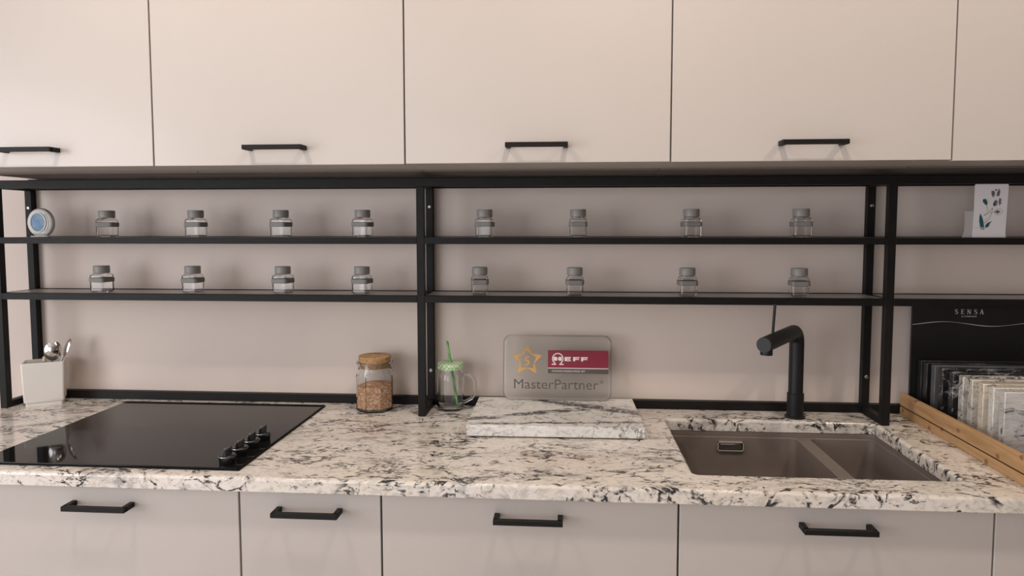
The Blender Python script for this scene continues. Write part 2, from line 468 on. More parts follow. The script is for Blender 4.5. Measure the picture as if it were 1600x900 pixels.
def upper_cabinet(x0, x1, hx, label, zoff=0):
    t = empty('wall_cabinet', ((x0 + x1) / 2, -.002, ZU), label, 'cabinet', 'wall cabinets in a row above the shelf frame')
    hw = (x1 - x0) / 2; gp = .0017
    b = bmesh.new(); carcass(b, -hw + .0004, hw - .0004, -DU + .0225, 0, .003, ZUT - ZU); link('body', b, M_CARC, t)
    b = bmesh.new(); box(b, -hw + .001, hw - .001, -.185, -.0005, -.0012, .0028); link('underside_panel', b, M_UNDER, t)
    d = bbox_obj('door', (-hw + gp, hw - gp, -DU + .002, -DU + .021, zoff, ZUT - ZU), M_CAB, t, .0012, 2)
    h = link('handle', handle_bm(.139, .036), M_BLACK, d, True); tag(h, 'black metal bar handle')
    h.location = (hx - (x0 + x1) / 2, -DU + .002, 1.612 - ZU)
    return t
upper_cabinet(-.6, 0, -.300, 'greige wall cabinet at the left end, its door handle cut by the photo edge')
upper_cabinet(0, .6, .3005, 'greige wall cabinet above the left shelf bay, second from the left', .0)
upper_cabinet(.6, 1.2, .9025, 'greige wall cabinet in the middle of the row, above the acrylic plaque', .001)
upper_cabinet(1.2, 1.8, 1.502, 'greige wall cabinet right above the sink and black tap', .0005)
upper_cabinet(1.8, 2.4, 2.10, 'greige wall cabinet at the right end, above the flower card', -.0015)

DL = .5961
def base_cabinet(x0, x1, hx, label, two=True):
    t = empty('base_cabinet', ((x0 + x1) / 2, 0, 0), label, 'cabinet', 'base cabinets under the granite worktop')
    hw = (x1 - x0) / 2; gp = .0017
    b = bmesh.new(); carcass(b, -hw + .0004, hw - .0004, -DL + .023, -.003, .10, ZB - .0015, top=False); link('body', b, M_CARC, t)
    b = bmesh.new(); box(b, -hw + .0004, hw - .0004, -DL + .07, -DL + .086, 0, .099); link('plinth', b, M_BLACK, t)
    for k, (z0, z1) in enumerate(((.52, ZB - .004), (.105, .5165))):
        d = bbox_obj('drawer_front', (-hw + gp, hw - gp, -DL + .002, -DL + .021, z0, z1), M_CAB, t, .0012, 2)
        h = link('handle', handle_bm(.138, .036), M_BLACK, d, True); tag(h, 'black metal bar handle')
        h.location = (hx - (x0 + x1) / 2, -DL + .002, z1 - .0385)
    return t
base_cabinet(-.607, -.308, -.457, 'narrow greige base cabinet at the left end of the worktop')
base_cabinet(-.3075, .292, -.005, 'wide greige base cabinet with drawers under the black hob')
base_cabinet(.2925, .593, .4425, 'narrow greige base cabinet right of the hob cabinet')
base_cabinet(.5935, 1.194, .896, 'wide greige base cabinet below the marble board and plaque')
base_cabinet(1.1945, 1.7925, 1.4955, 'wide greige base cabinet below the double sink')
base_cabinet(1.793, 2.39, 2.09, 'greige base cabinet at the right end, below the wooden sample crate')

# ------------------------------------------------------------------ black shelf frame
PW = .020
FA, FB, FC, FD = -.6137, .5829, 1.7883, 2.38
DF = .1444
t = empty('shelf_frame', (FB, -.02, ZT), 'black square-tube metal shelf frame with two shelves standing along the wall', 'shelf')
t.location = (0, 0, ZT)
def fr(name, x0, x1, y0, y1, z0, z1, m=M_BLACK, bev=.0007):
    return bbox_obj(name, (x0, x1, y0, y1, z0 - ZT, z1 - ZT), m, t, bev, 1)
ZR0, ZR1 = 1.5368, 1.5595
S1a, S1b = 1.3850, 1.4025
S2a, S2b = 1.2290, 1.2472
YB = -.0015
for x in (FA, FB, FC, FD):
    fr('front_post', x - PW / 2, x + PW / 2, -DF, -DF + PW, ZT + .0002, ZR1 - .0225)
    fr('back_post', x - PW / 2, x + PW / 2, YB - PW, YB, ZT + .0002, 1.5390)
    fr('foot_rail', x - PW / 2, x + PW / 2, -DF + PW, YB - PW, ZT + .0002, ZT + .018)
    for z0, z1 in ((S1a, S1b), (S2a, S2b)):
        fr('side_rail', x - PW / 2, x + PW / 2, -DF + PW, YB - PW, z0, z1 - .001)
    fr('side_rail', x - PW / 2, x + PW / 2, -DF + PW, YB - PW, ZR0, ZR1)
    for z in (1.02, 1.487):
        b = bmesh.new(); lathe(b, [(.0052, 0), (.0052, .0012), (.0036, .0022)], 16, mtx=Matrix.Rotation(PI / 2, 3, 'X'))
        s = link('bolt', b, M_STEEL, t, True); s.location = (x + .001, YB - PW, z - ZT); tag(s, 'round steel bolt head')
for a, b_ in ((FA, FB), (FB, FC), (FC, FD)):
    x0, x1 = a + PW / 2, b_ - PW / 2
    fr('back_rail', x0, x1, YB - PW, YB, ZT + .0002, .9440)
    for z0, z1 in ((S1a, S1b), (S2a, S2b)):
        fr('front_rail', x0, x1, -DF - .0004, -DF + PW, z0, z1)
        fr('back_rail', x0, x1, YB - .008, YB, z0, z1 + .0015)
        fr('shelf', x0, x1, -DF + PW, YB - .008, z1 - .010, z1 - .0003, M_SHELF, 0)
fr('top_rail', FA - PW / 2, FD + PW / 2, -DF - .0003, -DF + PW, ZR0, ZR1)
fr('top_back_shade', FA - PW / 2, FD + PW / 2, YB - .004, YB - .0005, 1.5560, 1.5715)  # added dark strip standing in for shade on the wall above the rail
fr('top_back_rail', FA - PW / 2, FD + PW / 2, YB - .012, YB - .0005, 1.5392, 1.5432)

# ------------------------------------------------------------------ hob
t = empty('induction_hob', (0, -.32, ZT), 'black ceramic glass hob with a row of four knobs set on the granite', 'hob')
HX0, HX1, HY0, HY1 = -.305, .288, -.583, -.061
bbox_obj('trim', (HX0, HX1, HY0 + .32, HY1 + .32, .0002, .0025), M_BLACK, t)
bbox_obj('glass_plate', (HX0 + .002, HX1 - .002, HY0 + .322, HY1 + .318, .0026, .0058), M_HOB, t, .0012, 2)
for kx, y in ((.2475, -.552), (.2490, -.498), (.2505, -.444), (.2520, -.389)):
    b = bmesh.new()
    lathe(b, [(.0185, 0), (.0195, .002), (.0205, .016), (.021, .019), (.019, .021)], 28)
    k = link('knob', b, M_KNOB, t, True); k.location = (kx, y + .32, .006); k.scale = (.85, .85, .92)
    b = bmesh.new(); lathe(b, [(.0212, 0), (.0216, .001), (.0212, .0022)], 28, cap0=False, cap1=False)
    r = link('collar', b, M_STEEL, k, True); r.location = (0, 0, .0165)
    b = bmesh.new(); box(b, -.005, .005, -.021, .021, 0, .015, .002, 2)
    gq = link('grip', b, M_KNOB, k, True); gq.location = (0, 0, .020); gq.rotation_euler = (0, 0, .12)
    b = bmesh.new(); box(b, -.0008, .0008, -.0213, -.010, .0165, .0173)
    pq = link('pointer', b, M_CHROME, k); pq.location = (0, 0, .0205); pq.rotation_euler = (0, 0, .12)

# ------------------------------------------------------------------ sink
def make_sink():
    bm = bmesh.new()
    x0, x1, y0, y1 = SX0 - .002, SX1 + .002, SY0 - .002, SY1 + .001
    zr, zd, zf = ZB - .0006, .8755, .700
    rim_o = loop_at(bm, rrect(x0 - .02, x1 + .006, y0 - .015, y1 + .02, .02), zr)
    rim = loop_at(bm, rrect(x0, x1, y0, y1, .016), zr)
    ring_faces(bm, rim_o, rim)
    rim2 = loop_at(bm, rrect(x0, x1, y0, y1, .016), zd)
    ring_faces(bm, rim, rim2)
    bowls = []
    for a, b in ((x0 + .0008, 1.574), (1.606, x1 - .0008)):
        c, d = y0 + .0008, y1 - .0008
        pr = [(0, zd, .016), (.0010, zd - .0012, .0165), (.003, .80, .018), (.006, .725, .022), (.014, .708, .028), (.030, zf, .034)]
        loops = [loop_at(bm, rrect(a + i, b - i, c + i, d - i, r), z) for i, z, r in pr]
        for A, B in zip(loops, loops[1:]): ring_faces(bm, A, B)
        bm.faces.new(loops[-1])
        bowls.append(loops[0])
    es = []
    for lp in [rim2] + bowls:
        for i in range(len(lp)):
            e = bm.edges.get((lp[i], lp[(i + 1) % len(lp)])) or bm.edges.new((lp[i], lp[(i + 1) % len(lp)]))
            es.append(e)
    bmesh.ops.triangle_fill(bm, edges=es, use_beauty=True)
    return bm
t = empty('kitchen_sink', (1.5, -.32, .70), 'taupe undermount double sink, large bowl left and small bowl right', 'sink')
o = link('basin', make_sink(), M_SINK, t, True); o.location = (-1.5, .32, -.70)
yb = SY1 + .001 - .0045
for nm, dx0, dx1, dz0, dz1, y0, y1, mm in (('overflow_frame', 0, 0, 0, 0, 0, 0, None),):
    b = bmesh.new()
    X0, X1, Z0, Z1 = 1.371, 1.438, .839, .8635
    for q in ((X0, X1, Z0, Z0 + .0022), (X0, X1, Z1 - .0022, Z1), (X0, X0 + .0022, Z0, Z1), (X1 - .0022, X1, Z0, Z1)):
        box(b, q[0], q[1], yb - .005, yb + .003, q[2], q[3])
    f = link('overflow_frame', b, mat('satin steel', (.62, .58, .53), .35, metal=.4), t); f.location = (-1.5, .32, -.70)
    b = bmesh.new(); box(b, X0 + .002, X1 - .002, yb - .0015, yb + .003, Z0 + .002, Z1 - .002); f2 = link('overflow_slot', b, M_DARKSLOT, t); f2.location = (-1.5, .32, -.70)
    b = bmesh.new(); box(b, X0 + .006, X1 - .006, yb - .004, yb - .0015, Z0 + .005, Z1 - .005, .001, 1); f3 = link('overflow_plate', b, M_STEEL, t, True); f3.location = (-1.5, .32, -.70)
for x in (1.40, 1.69):
    b = bmesh.new(); lathe(b, [(.045, .0002), (.045, .002), (.03, .003), (.028, .001)], 28)
    f = link('drain', b, M_CHROME, t, True); f.location = (x - 1.5, -.02, 0)

# ------------------------------------------------------------------ tap
t = empty('kitchen_tap', (1.583, -.078, ZT), 'matt black kitchen tap with thick angled spout and thin upright lever', 'tap')
b = bmesh.new(); lathe(b, [(.0265, .0002), (.0265, .004), (.0225, .006)], 32); link('base_ring', b, M_MATT, t, True)
b = bmesh.new(); lathe(b, [(.0215, .006), (.0215, .066), (.0195, .067)], 32); link('body', b, M_MATT, t, True)
d = Vector((-.141, -.199, 0)); dn = d.normalized()
zt = .234; rb = .032
pts = [(0, 0, .066), (0, 0, .12), (0, 0, zt - rb)]
for i in range(1, 9):
    a = PI / 2 * i / 8
    q = dn * (rb - rb * math.cos(a)); pts.append((q.x, q.y, zt - rb + rb * math.sin(a)))
pts += [(d.x * .6, d.y * .6, zt - .003), (d.x, d.y, zt - .006)]
b = bmesh.new(); tube(b, pts, .0188, 24); link('spout', b, M_MATT, t, True)
b = bmesh.new(); tube(b, [Vector(pts[-1]), Vector(pts[-1]) + dn * .003], .0175, 24); link('end_cap', b, M_MATT, t, True)
e = Vector(pts[-1]) - dn * .016
b = bmesh.new(); lathe(b, [(.0145, -.026), (.0145, -.010)], 24, c=e); link('nozzle', b, M_MATT, t, True)
l0 = e - dn * .040
b = bmesh.new(); tube(b, [l0 + Vector((0, 0, .015)), l0 + Vector((.004, 0, .093))], .0034, 12); link('lever', b, M_MATT, t, True)

# ------------------------------------------------------------------ spice jars
def make_spice_jar():
    root = empty('spice_jar', (0, 0, 0), 'x', 'jar', 'square glass spice jars on the black shelf frame')
    bm = bmesh.new(); h = .022
    outer = [(-.004, .0004, .004), (0, .004, .005), (0, .048, .005), (-.0035, .0525, .008)]
    # outer skin
    O = [loop_at(bm, rrect(-h - d, h + d, -h - d, h + d, r, 4), z) for d, z, r in outer]
    bm.faces.new(O[0][::-1])
    for A, B in zip(O, O[1:]): ring_faces(bm, A, B)
    nk = [loop_at(bm, [(r * math.cos(a), r * math.sin(a)) for a in [(-PI / 2 + 2 * PI * (i - 2) / 20) for i in range(20)]], z) for r, z in ((.0178, .0535), (.0178, .060), (.016, .060), (.016, .0535))]
    # 20 points in a rounded square loop as well (4 x 5)
    ring_faces(bm, O[-1], nk[0])
    for A, B in zip(nk, nk[1:]): ring_faces(bm, A, B)
    inn = [(-.0055, .051, .007), (-.0024, .047, .005), (-.0024, .006, .005), (-.006, .0035, .004)]
    I = [loop_at(bm, rrect(-h - d, h + d, -h - d, h + d, r, 4), z) for d, z, r in inn]
    ring_faces(bm, nk[-1], I[0])
    for A, B in zip(I, I[1:]): ring_faces(bm, A, B)
    bm.faces.new(I[-1])
    link('glass_body', bm, M_JAR, root, True)
    bm = bmesh.new()
    A = [loop_at(bm, rrect(-q, q, -q, q, r, 4), z) for q, r, z in ((.0223, .006, .0285), (.0244, .008, .0295), (.0244, .008, .0405), (.0223, .006, .0415))]
    for a, b in zip(A, A[1:] + A[:1]): ring_faces(bm, a, b)
    link('band', bm, M_GREY, root, True)
    bm = bmesh.new(); lathe(bm, [(.0185, .0545), (.0208, .0545), (.0212, .056), (.0212, .0725), (.0203, .0745), (.0, .0745)][:5], 32)
    link('lid', bm, M_GREYLID, root, True)
    return root
UP = [(-.321, 10), (-.061, 1), (.183, -8), (.413, -9), (.749, -4), (1.0, 1), (1.298, 6), (1.580, -2)]
LO = [(-.343, -6), (-.075, -2), (.185, -9), (.409, -8), (.735, 6), (.992, 2), (1.29, 3), (1.579, -4)]
ords = ['leftmost', 'second from left', 'third from left', 'rightmost']
proto = make_spice_jar(); first = True
for row, (lst, z, rown) in enumerate(((UP, S1b, 'upper'), (LO, S2b, 'lower'))):
    for i, (x, rz) in enumerate(lst):
        o = proto if first else copy_tree(proto); first = False
        bay = 'left' if i < 4 else 'middle'
        o.location = (x, -.094, z - .0001); o.rotation_euler = (0, 0, math.radians(rz))
        o['label'] = f'grey-lidded glass spice jar, {ords[i % 4]} on the {rown} shelf of the {bay} bay'

# ------------------------------------------------------------------ timer
t = empty('kitchen_timer', (-.514, -.095, S1b), 'white oval kitchen timer with blue display on the upper shelf', 'timer', rz=math.radians(16))
def ell(bm, rx, rz_, prof, cz, n=40):
    """stack of ellipses in x,z along y"""
    rings = [[bm.verts.new((s * rx * math.cos(2 * PI * i / n), y, cz + s * rz_ * math.sin(2 * PI * i / n) * (1.0))) for i in range(n)] for s, y in prof]
    for A, B in zip(rings, rings[1:]): ring_faces(bm, A, B)
    bm.faces.new(rings[0][::-1]); bm.faces.new(rings[-1])
CZ = .0405
b = bmesh.new()
ell(b, .0335, .041, [(.80, -.014), (.93, -.012), (1, -.006), (1, .002), (.9, .007), (.6, .010)], CZ)
for v in b.verts: v.co.z = max(v.co.z, .0005)
link('case', b, M_WHITE, t, True)
m_lcd, nt, p = new_mat('blue display')
tc = N(nt, 'ShaderNodeTexCoord'); f = noise(nt, tc.outputs['Object'], 60, 2)
r = ramp(nt, [(.3, (.06, .16, .30)), (.6, (.16, .30, .45)), (.8, (.30, .38, .45))]); L(nt, f, r.inputs['Fac']); L(nt, r.outputs['Color'], p.inputs['Base Color']); p.inputs['Roughness'].default_value = .15
b = bmesh.new(); ell(b, .0172, .0250, [(1, -.0152), (1, -.0138)], CZ + .001); lcd = link('display', b, m_lcd, t); lcd.location = (-.004, 0, 0)
b = bmesh.new()
stroke(b, [(.0190 * math.cos(a) - .004, CZ + .001 + .0268 * math.sin(a)) for a in [2 * PI * i / 40 for i in range(40)]], .003, -.0165, -.0135, closed=True)
link('bezel', b, M_WHITE, t)
b = bmesh.new(); stroke(b, [(.0238 * math.cos(a) - .001, CZ + .032 * math.sin(a)) for a in [-.9 + 1.8 * i / 16 for i in range(17)]], .0012, -.0146, -.013); link('seam', b, M_GREY, t)
b = bmesh.new(); box(b, -.022, .022, -.020, .014, .0001, .004, .001, 1); link('foot', b, M_WHITE, t, True)
b = bmesh.new(); box(b, -.014, .012, -.0148, -.012, .008, .0092); link('button_slot', b, M_GREY, t)

# ------------------------------------------------------------------ flower card
t = empty('greeting_card', (2.026, -.134, S1b), 'white greeting card with teal and grey tulips on the right upper shelf', 'card')
m_card = mat('white card', (.72, .69, .69), .6, var=.02)
m_teal = mat('teal print', (.012, .085, .11), .5, var=.2, scale=90)
m_gp = mat('grey print', (.16, .14, .15), .5, var=.3, scale=120)
m_lg = mat('pale stem print', (.30, .31, .30), .5, var=.2, scale=90)
b = bmesh.new(); prism(b, [(-.040, .0003), (.040, .0003), (.038, .012), (.0412, .131), (.0397, .1335), (-.0367, .1335), (-.0387, .131), (-.0385, .06), (-.040, .012)], -.002, 0)
link('front_panel', b, m_card, t)
b = bmesh.new()
prism(b, [(-.064, .0003), (-.036, .0003), (-.036, .066), (-.060, .066), (-.058, .056), (-.058, .016)], .0015, .003)
link('back_leaf', b, mat('grey card back', (.42, .40, .39), .6), t)
# local print coords: px in the crop -> card metres
def cp(px, py): return (-.040 + (px - 315) / 430 * .080, .1325 - (py - 125) / 690 * .1325)
def leaf(name, pts, m_, dy=0): 
    b = bmesh.new(); prism(b, [cp(*q) for q in pts], -.0024 - dy, -.0019); link(name, b, m_, t)
leaf('teal_leaf', [(402, 500), (425, 540), (445, 600), (460, 690), (410, 690), (392, 600), (392, 545)], m_teal)
leaf('teal_leaf', [(555, 598), (530, 630), (515, 670), (478, 690), (470, 655), (500, 622)], m_teal)
leaf('grey_leaf', [(408, 676), (458, 676), (465, 712), (412, 708)], m_lg, .0001)
leaf('tulip_bud', [(432, 312), (462, 312), (486, 345), (490, 385), (470, 393), (440, 365), (425, 340)], m_teal)
leaf('tulip_petal', [(532, 205), (570, 210), (582, 250), (560, 295), (535, 260)], m_gp)
leaf('tulip_petal', [(628, 175), (645, 215), (635, 275), (600, 278), (602, 235)], m_gp)
leaf('tulip_petal', [(572, 190), (600, 182), (606, 200), (585, 212)], m_gp)
leaf('tulip_petal', [(592, 322), (618, 345), (610, 395), (575, 408), (560, 385), (570, 345)], m_gp)
leaf('tulip_petal', [(560, 372), (590, 352), (588, 398), (565, 402)], m_teal, .0001)
leaf('tulip_petal', [(640, 295), (672, 330), (650, 345), (672, 358), (640, 400), (628, 350)], m_gp)
leaf('tulip_petal', [(585, 478), (620, 455), (665, 478), (620, 505)], m_gp)
for pts, wd in (([(472, 625), (520, 560), (545, 500), (560, 430)], .0013), ([(450, 525), (510, 480), (560, 425)], .0012), ([(490, 470), (488, 430), (476, 392)], .0012), ([(450, 530), (520, 490), (590, 482)], .0010), ([(460, 640), (475, 590), (480, 560)], .0008),
                ([(580, 480), (600, 448), (650, 438), (690, 465), (680, 500), (630, 522), (595, 510), (580, 480)], .0011), ([(470, 310), (492, 320), (498, 345)], .0008), ([(330, 690), (400, 680)], .0006)):
    b = bmesh.new(); stroke(b, [cp(*q) for q in pts], wd, -.0023, -.0019); link('stem', b, m_lg, t)

# ------------------------------------------------------------------ utensil pot and spoons
PRZ = math.radians(31.5)
t = empty('utensil_pot', (-.534, -.0865, ZT), 'white square ceramic utensil pot in the corner left of the hob', 'pot', rz=PRZ)
b = bmesh.new(); hw, hd = .0515, .038
O = [loop_at(b, rrect(-hw * s + 0, hw * s, -hd * s2, hd * s2, .004, 3), z) for s, s2, z in ((.86, .84, .0003), (.86, .84, .013), (.93, .92, .0135), (.94, .93, .02), (1, 1, .124), (.985, .98, .126))]
I = [loop_at(b, rrect(-hw * s + .004, hw * s - .004, -hd * s2 + .004, hd * s2 - .004, .003, 3), z) for s, s2, z in ((.995, .995, .126), (.985, .985, .122), (.93, .92, .022))]
for A, B in zip(O + I, (O + I)[1:]): ring_faces(b, A, B)
b.faces.new(O[0][::-1]); b.faces.new(I[-1])
link('pot_body', b, M_WHITE, t, True)
def spoon(name, label, base, tip, bl, bw, roll, m_=M_CHROME, depth=.010):
    """handle from base up to the bowl ending at tip; world coordinates"""
    base, tip = Vector(base), Vector(tip)
    ax = (tip - base).normalized(); Lh = (tip - base).length
    r = empty(name, base, label, 'spoon')
    sd = ax.cross(Vector((0, 1, 0))).normalized(); nr = sd.cross(ax)
    sd2 = sd * math.cos(roll) + nr * math.sin(roll); nr2 = nr * math.cos(roll) - sd * math.sin(roll)
    b = bmesh.new(); tube(b, [ax * 0, ax * (Lh - bl * 1.6), ax * (Lh - bl * .85) + nr2 * .001], .0028, 10, radii=[.0036, .0026, .003]); link('handle', b, m_, r, True)
    b = bmesh.new(); n, k = 24, 6
    rings = []
    for side in (1, -1):
        for j in range(k + 1):
            s = (j / k) if side == 1 else (1 - j / k)
            if s == 0 and side == 1: continue
            ring = []
            for i in range(n):
                a = 2 * PI * i / n
                u, v = math.cos(a) * s * bl / 2, math.sin(a) * s * bw / 2
                dz = -depth * (1 - s * s) + (0 if side == 1 else .0012)
                if s == 0: u = v = 1e-5 * 0 + 0; 
                ring.append(ax * (Lh - bl / 2 + u) + sd2 * v + nr2 * dz)
            rings.append(ring)
    vr = [[b.verts.new(p) for p in ring] for ring in rings if (ring[0] - ring[n // 2]).length > 1e-6]
    for A, B in zip(vr, vr[1:]): ring_faces(b, A, B)
    b.faces.new(vr[0][::-1]); b.faces.new(vr[-1])
    link('bowl', b, m_, r, True)
    return r
spoon('serving_spoon', 'large steel spoon standing bowl up in the white pot', (-.520, -.088, .945), (-.500, -.088, 1.104), .058, .043, -.62)
spoon('serving_spoon', 'narrow steel spoon seen edge-on leaning right in the white pot', (-.538, -.076, .945), (-.474, -.055, 1.106), .056, .028, .55, depth=.006)
r = empty('wooden_spatula', (-.532, -.092, .945), 'short pale-tipped spatula handle lying low in the white pot', 'spatula')
b = bmesh.new(); tube(b, [(0, 0, 0), (-.004, .010, .098)], .005, 10); link('handle', b, M_CHROME, r, True)
b = bmesh.new(); tube(b, [(-.004, .010, .0982), (-.0045, .011, .112)], .0062, 10, radii=[.006, .0045]); link('handle_tip', b, mat('pale beech', (.62, .52, .40), .4), r, True)

# ------------------------------------------------------------------ cork jar with lentils
t = empty('cork_jar', (.437, -.0795, ZT), 'eight-sided glass storage jar with cork stopper and orange lentils', 'jar', rz=math.radians(10))
def octo(r, n=8, sub=3, rnd=0.0):
    """octagon with faces facing -y, points along each side, blended to a circle by rnd"""
    pts = []
    for i in range(n):
        a0 = -PI / 2 - PI / n + 2 * PI * i / n; a1 = a0 + 2 * PI / n
        for k in range(sub):
            f = k / sub
            x = math.cos(a0) * (1 - f) + math.cos(a1) * f; y = math.sin(a0) * (1 - f) + math.sin(a1) * f
            a = a0 + (a1 - a0) * f
            x = x * (1 - rnd) + math.cos(a) * rnd; y = y * (1 - rnd) + math.sin(a) * rnd
            pts.append((r * x, r * y))
    return pts
b = bmesh.new()
O = [loop_at(b, octo(r, rnd=q), z) for r, q, z in ((.046, .1, .0003), (.0520, .0, .004), (.0535, 0, .010), (.0535, 0, .098), (.0512, .25, .108), (.0468, .8, .116), (.0452, 1, .120), (.0452, 1, .130), (.0495, 1, .132), (.0508, 1, .135), (.0495, 1, .138))]
I = [loop_at(b, octo(r, rnd=q), z) for r, q, z in ((.0435, 1, .138), (.0422, 1, .120), (.0432, .8, .114), (.0482, .25, .105), (.0503, 0, .097), (.0503, 0, .010), (.046, 0, .0065))]
for A, B in zip(O + I, (O + I)[1:]): ring_faces(b, A, B)
b.faces.new(O[0][::-1]); b.faces.new(I[-1])
link('glass_body', b, M_GLASS, t, True)
b = bmesh.new(); lathe(b, [(.0410, .120), (.0418, .130), (.0428, .1392), (.0448, .151), (.0436, .153)], 32); link('cork_stopper', b, M_CORK, t, True)
# filling
b = bmesh.new()
rr = .0490
G = [loop_at(b, octo(r), z) for r, z in ((.0445, .0078), (rr, .012), (rr, .070))]
b.faces.new(G[0][::-1])
for A, B in zip(G, G[1:]): ring_faces(b, A, B)
tp = []
for s in (.75, .5, .25):
    tp.append([b.verts.new((x, y, .070 + .010 * (1 - s) + random.uniform(-.003, .003) + .06 * x)) for x, y in octo(rr * s)])
for v in G[-1]: v.co.z += random.uniform(-.002, .003) + .06 * v.co.x
for A, B in zip([G[-1]] + tp, tp): ring_faces(b, A, B)
b.faces.new(tp[-1])
def flake(c, s):
    q = [Vector((random.uniform(-1, 1), random.uniform(-1, 1), random.uniform(-1, 1))).normalized() * s * random.uniform(.6, 1.1) for _ in range(4)]
    v = [b.verts.new(Vector(c) + x) for x in q]
    for f in ((0, 1, 2), (0, 2, 3), (0, 3, 1), (1, 3, 2)): b.faces.new([v[i] for i in f])
ap = rr * math.cos(PI / 8)
for _ in range(2600):
    a = -PI / 2 + 2 * PI / 8 * random.randrange(8); s = random.uniform(-1, 1) * rr * math.sin(PI / 8) * .96
    x = math.cos(a) * (ap - .0010) - math.sin(a) * s; y = math.sin(a) * (ap - .0010) + math.cos(a) * s
    flake((x, y, random.uniform(.013, .071 + .06 * x)), .0017)
for _ in range(700):
    r_ = rr * .88 * math.sqrt(random.random()); a = random.uniform(0, 2 * PI); x, y = r_ * math.cos(a), r_ * math.sin(a)
    flake((x, y, .071 + .010 * (1 - r_ / rr) + .06 * x), .002)
o = link('lentil_filling', b, M_GRAIN)
o.location = t.location; o.rotation_euler = t.rotation_euler
tag(o, 'orange lentil flakes filling the lower half of the cork jar', 'lentils', kind='stuff')

# ------------------------------------------------------------------ mug jar with straw
t = empty('jar_mug', (.648, -.064, ZT), 'empty glass jar mug with handle and green gingham lid beside the frame post', 'mug')
b = bmesh.new()
po = [(.028, .0003), (.034, .003), (.0375, .012), (.0385, .03), (.0385, .088), (.0375, .102), (.0345, .110), (.0325, .114), (.0325, .122)]
pi_ = [(.0298, .122), (.0298, .114), (.0318, .109), (.0348, .101), (.0358, .088), (.0358, .03), (.0345, .014), (.029, .008)]
lathe(b, po + pi_, 40)
link('glass_body', b, M_GLASS, t, True)
b = bmesh.new()
hp = [(.0365, 0, .098), (.048, 0, .100), (.062, 0, .096), (.070, 0, .084), (.071, 0, .066), (.069, 0, .046), (.060, 0, .034), (.048, 0, .027), (.0375, 0, .022)]
tube(b, hp, .0045, 12)
hnd = link('handle', b, M_GLASS, t, True); hnd.rotation_euler = (0, 0, -.12)
b = bmesh.new()
lathe(b, [(.0334, .1225), (.0350, .1165), (.0356, .1165), (.0358, .118), (.0356, .131), (.0345, .1335), (.006, .1338), (.006, .1325), (.0335, .132), (.0334, .1225)], 40, cap0=False, cap1=False)
link('lid', b, M_GING, t, True)
s0 = empty('drinking_straw', (.668, -.070, ZT + .012), 'green striped drinking straw stuck through the gingham lid', 'straw')
b = bmesh.new()
p0 = Vector((0, 0, 0)); p1 = Vector((.648 - .668, .006, .122)); dv = (p1 - p0)
tube(b, [p0, p0 + dv * .5, p1, p0 + dv * 1.22, p0 + dv * 1.44], .0036, 14); link('straw_tube', b, M_STRAW, s0, True)
b = bmesh.new(); tube(b, [p0 + dv * 1.44, p0 + dv * 1.44 + dv.normalized() * .005], .003, 14); link('straw_tip', b, M_STRAW, s0, True)

# ------------------------------------------------------------------ marble board and plaque
b = bmesh.new(); box(b, -.2155, .2155, -.1405, .1405, .0030, .030, .0015, 2)
t = empty('marble_board', (.942, -.172, ZT), 'rectangular pale marble board with dark veins lying on the worktop', 'board', rz=math.radians(.9))
link('slab', b, M_BOARD, t, True)
b = bmesh.new()
for sx in (-.19, .19):
    for sy in (-.12, .12): lathe(b, [(.008, .0002), (.008, .0030)], 12, c=(sx, sy, 0))
link('felt_pads', b, M_BLACK, t)

PLZ = ZT + .030
t = empty('acrylic_plaque', (.945, -.060, PLZ + .0003), 'clear acrylic award plaque with red banner and gold star behind the marble board', 'plaque')
t.rotation_euler = (math.radians(-7), 0, 0)
def rr_xz(x0, x1, z0, z1, r, n=8): return rrect(x0, x1, z0, z1, r, n)
b = bmesh.new()
rings = []
for d_, y in ((.0080, -.0090), (.0062, -.0088), (.0016, -.0058), (0, -.0035), (0, .0035), (.0016, .0058), (.0062, .0088), (.0080, .0090)):
    rings.append([b.verts.new((x, y, z)) for x, z in rr_xz(-.150 + d_, .150 - d_, .0003 + d_, .180 - d_, .022 - d_ * .8)])
for A, B in zip(rings, rings[1:]): ring_faces(b, A, B)
b.faces.new(rings[0][::-1]); b.faces.new(rings[-1])
link('acrylic_block', b, M_ACRYL, t, True)
m_gold = mat('gold print', (.56, .31, .085), .35, var=.1, scale=60)
m_red = mat('crimson print', (.20, .008, .028), .35, var=.06, scale=60)
m_brown = mat('grey brown print', (.075, .06, .05), .4, var=.1)
m_ink = mat('brown grey ink', (.085, .068, .06), .4, var=.1)
m_wp = mat('white print', (.75, .66, .66), .4, var=.02)
YP = -.0093
# crop px (1555x900, scale 8.184; origin 780,515) -> plaque local
SCL = .300 / (1432 - 62)
def pp(px, py): return (-.150 + (px - 62) * SCL, .180 - (py - 62) * SCL * 1.01)
b = bmesh.new()
x0, z1 = pp(632, 250); x1, z0 = pp(1392, 468)
box(b, x0, x1, YP - .0004, YP + .0003, z0, z1); link('red_banner', b, m_red, t)
zq1 = pp(0, 478)[1]; zq0 = pp(0, 538)[1]
b = bmesh.new(); box(b, x0, x1, YP - .0004, YP + .0003, zq0, zq1); link('grey_strip', b, m_brown, t)
b = bmesh.new(); box(b, x0, x1, YP - .0004, YP + .0003, zq1 + .0001, z0 - .0001); link('white_line', b, m_wp, t)
yl = YP - .0007
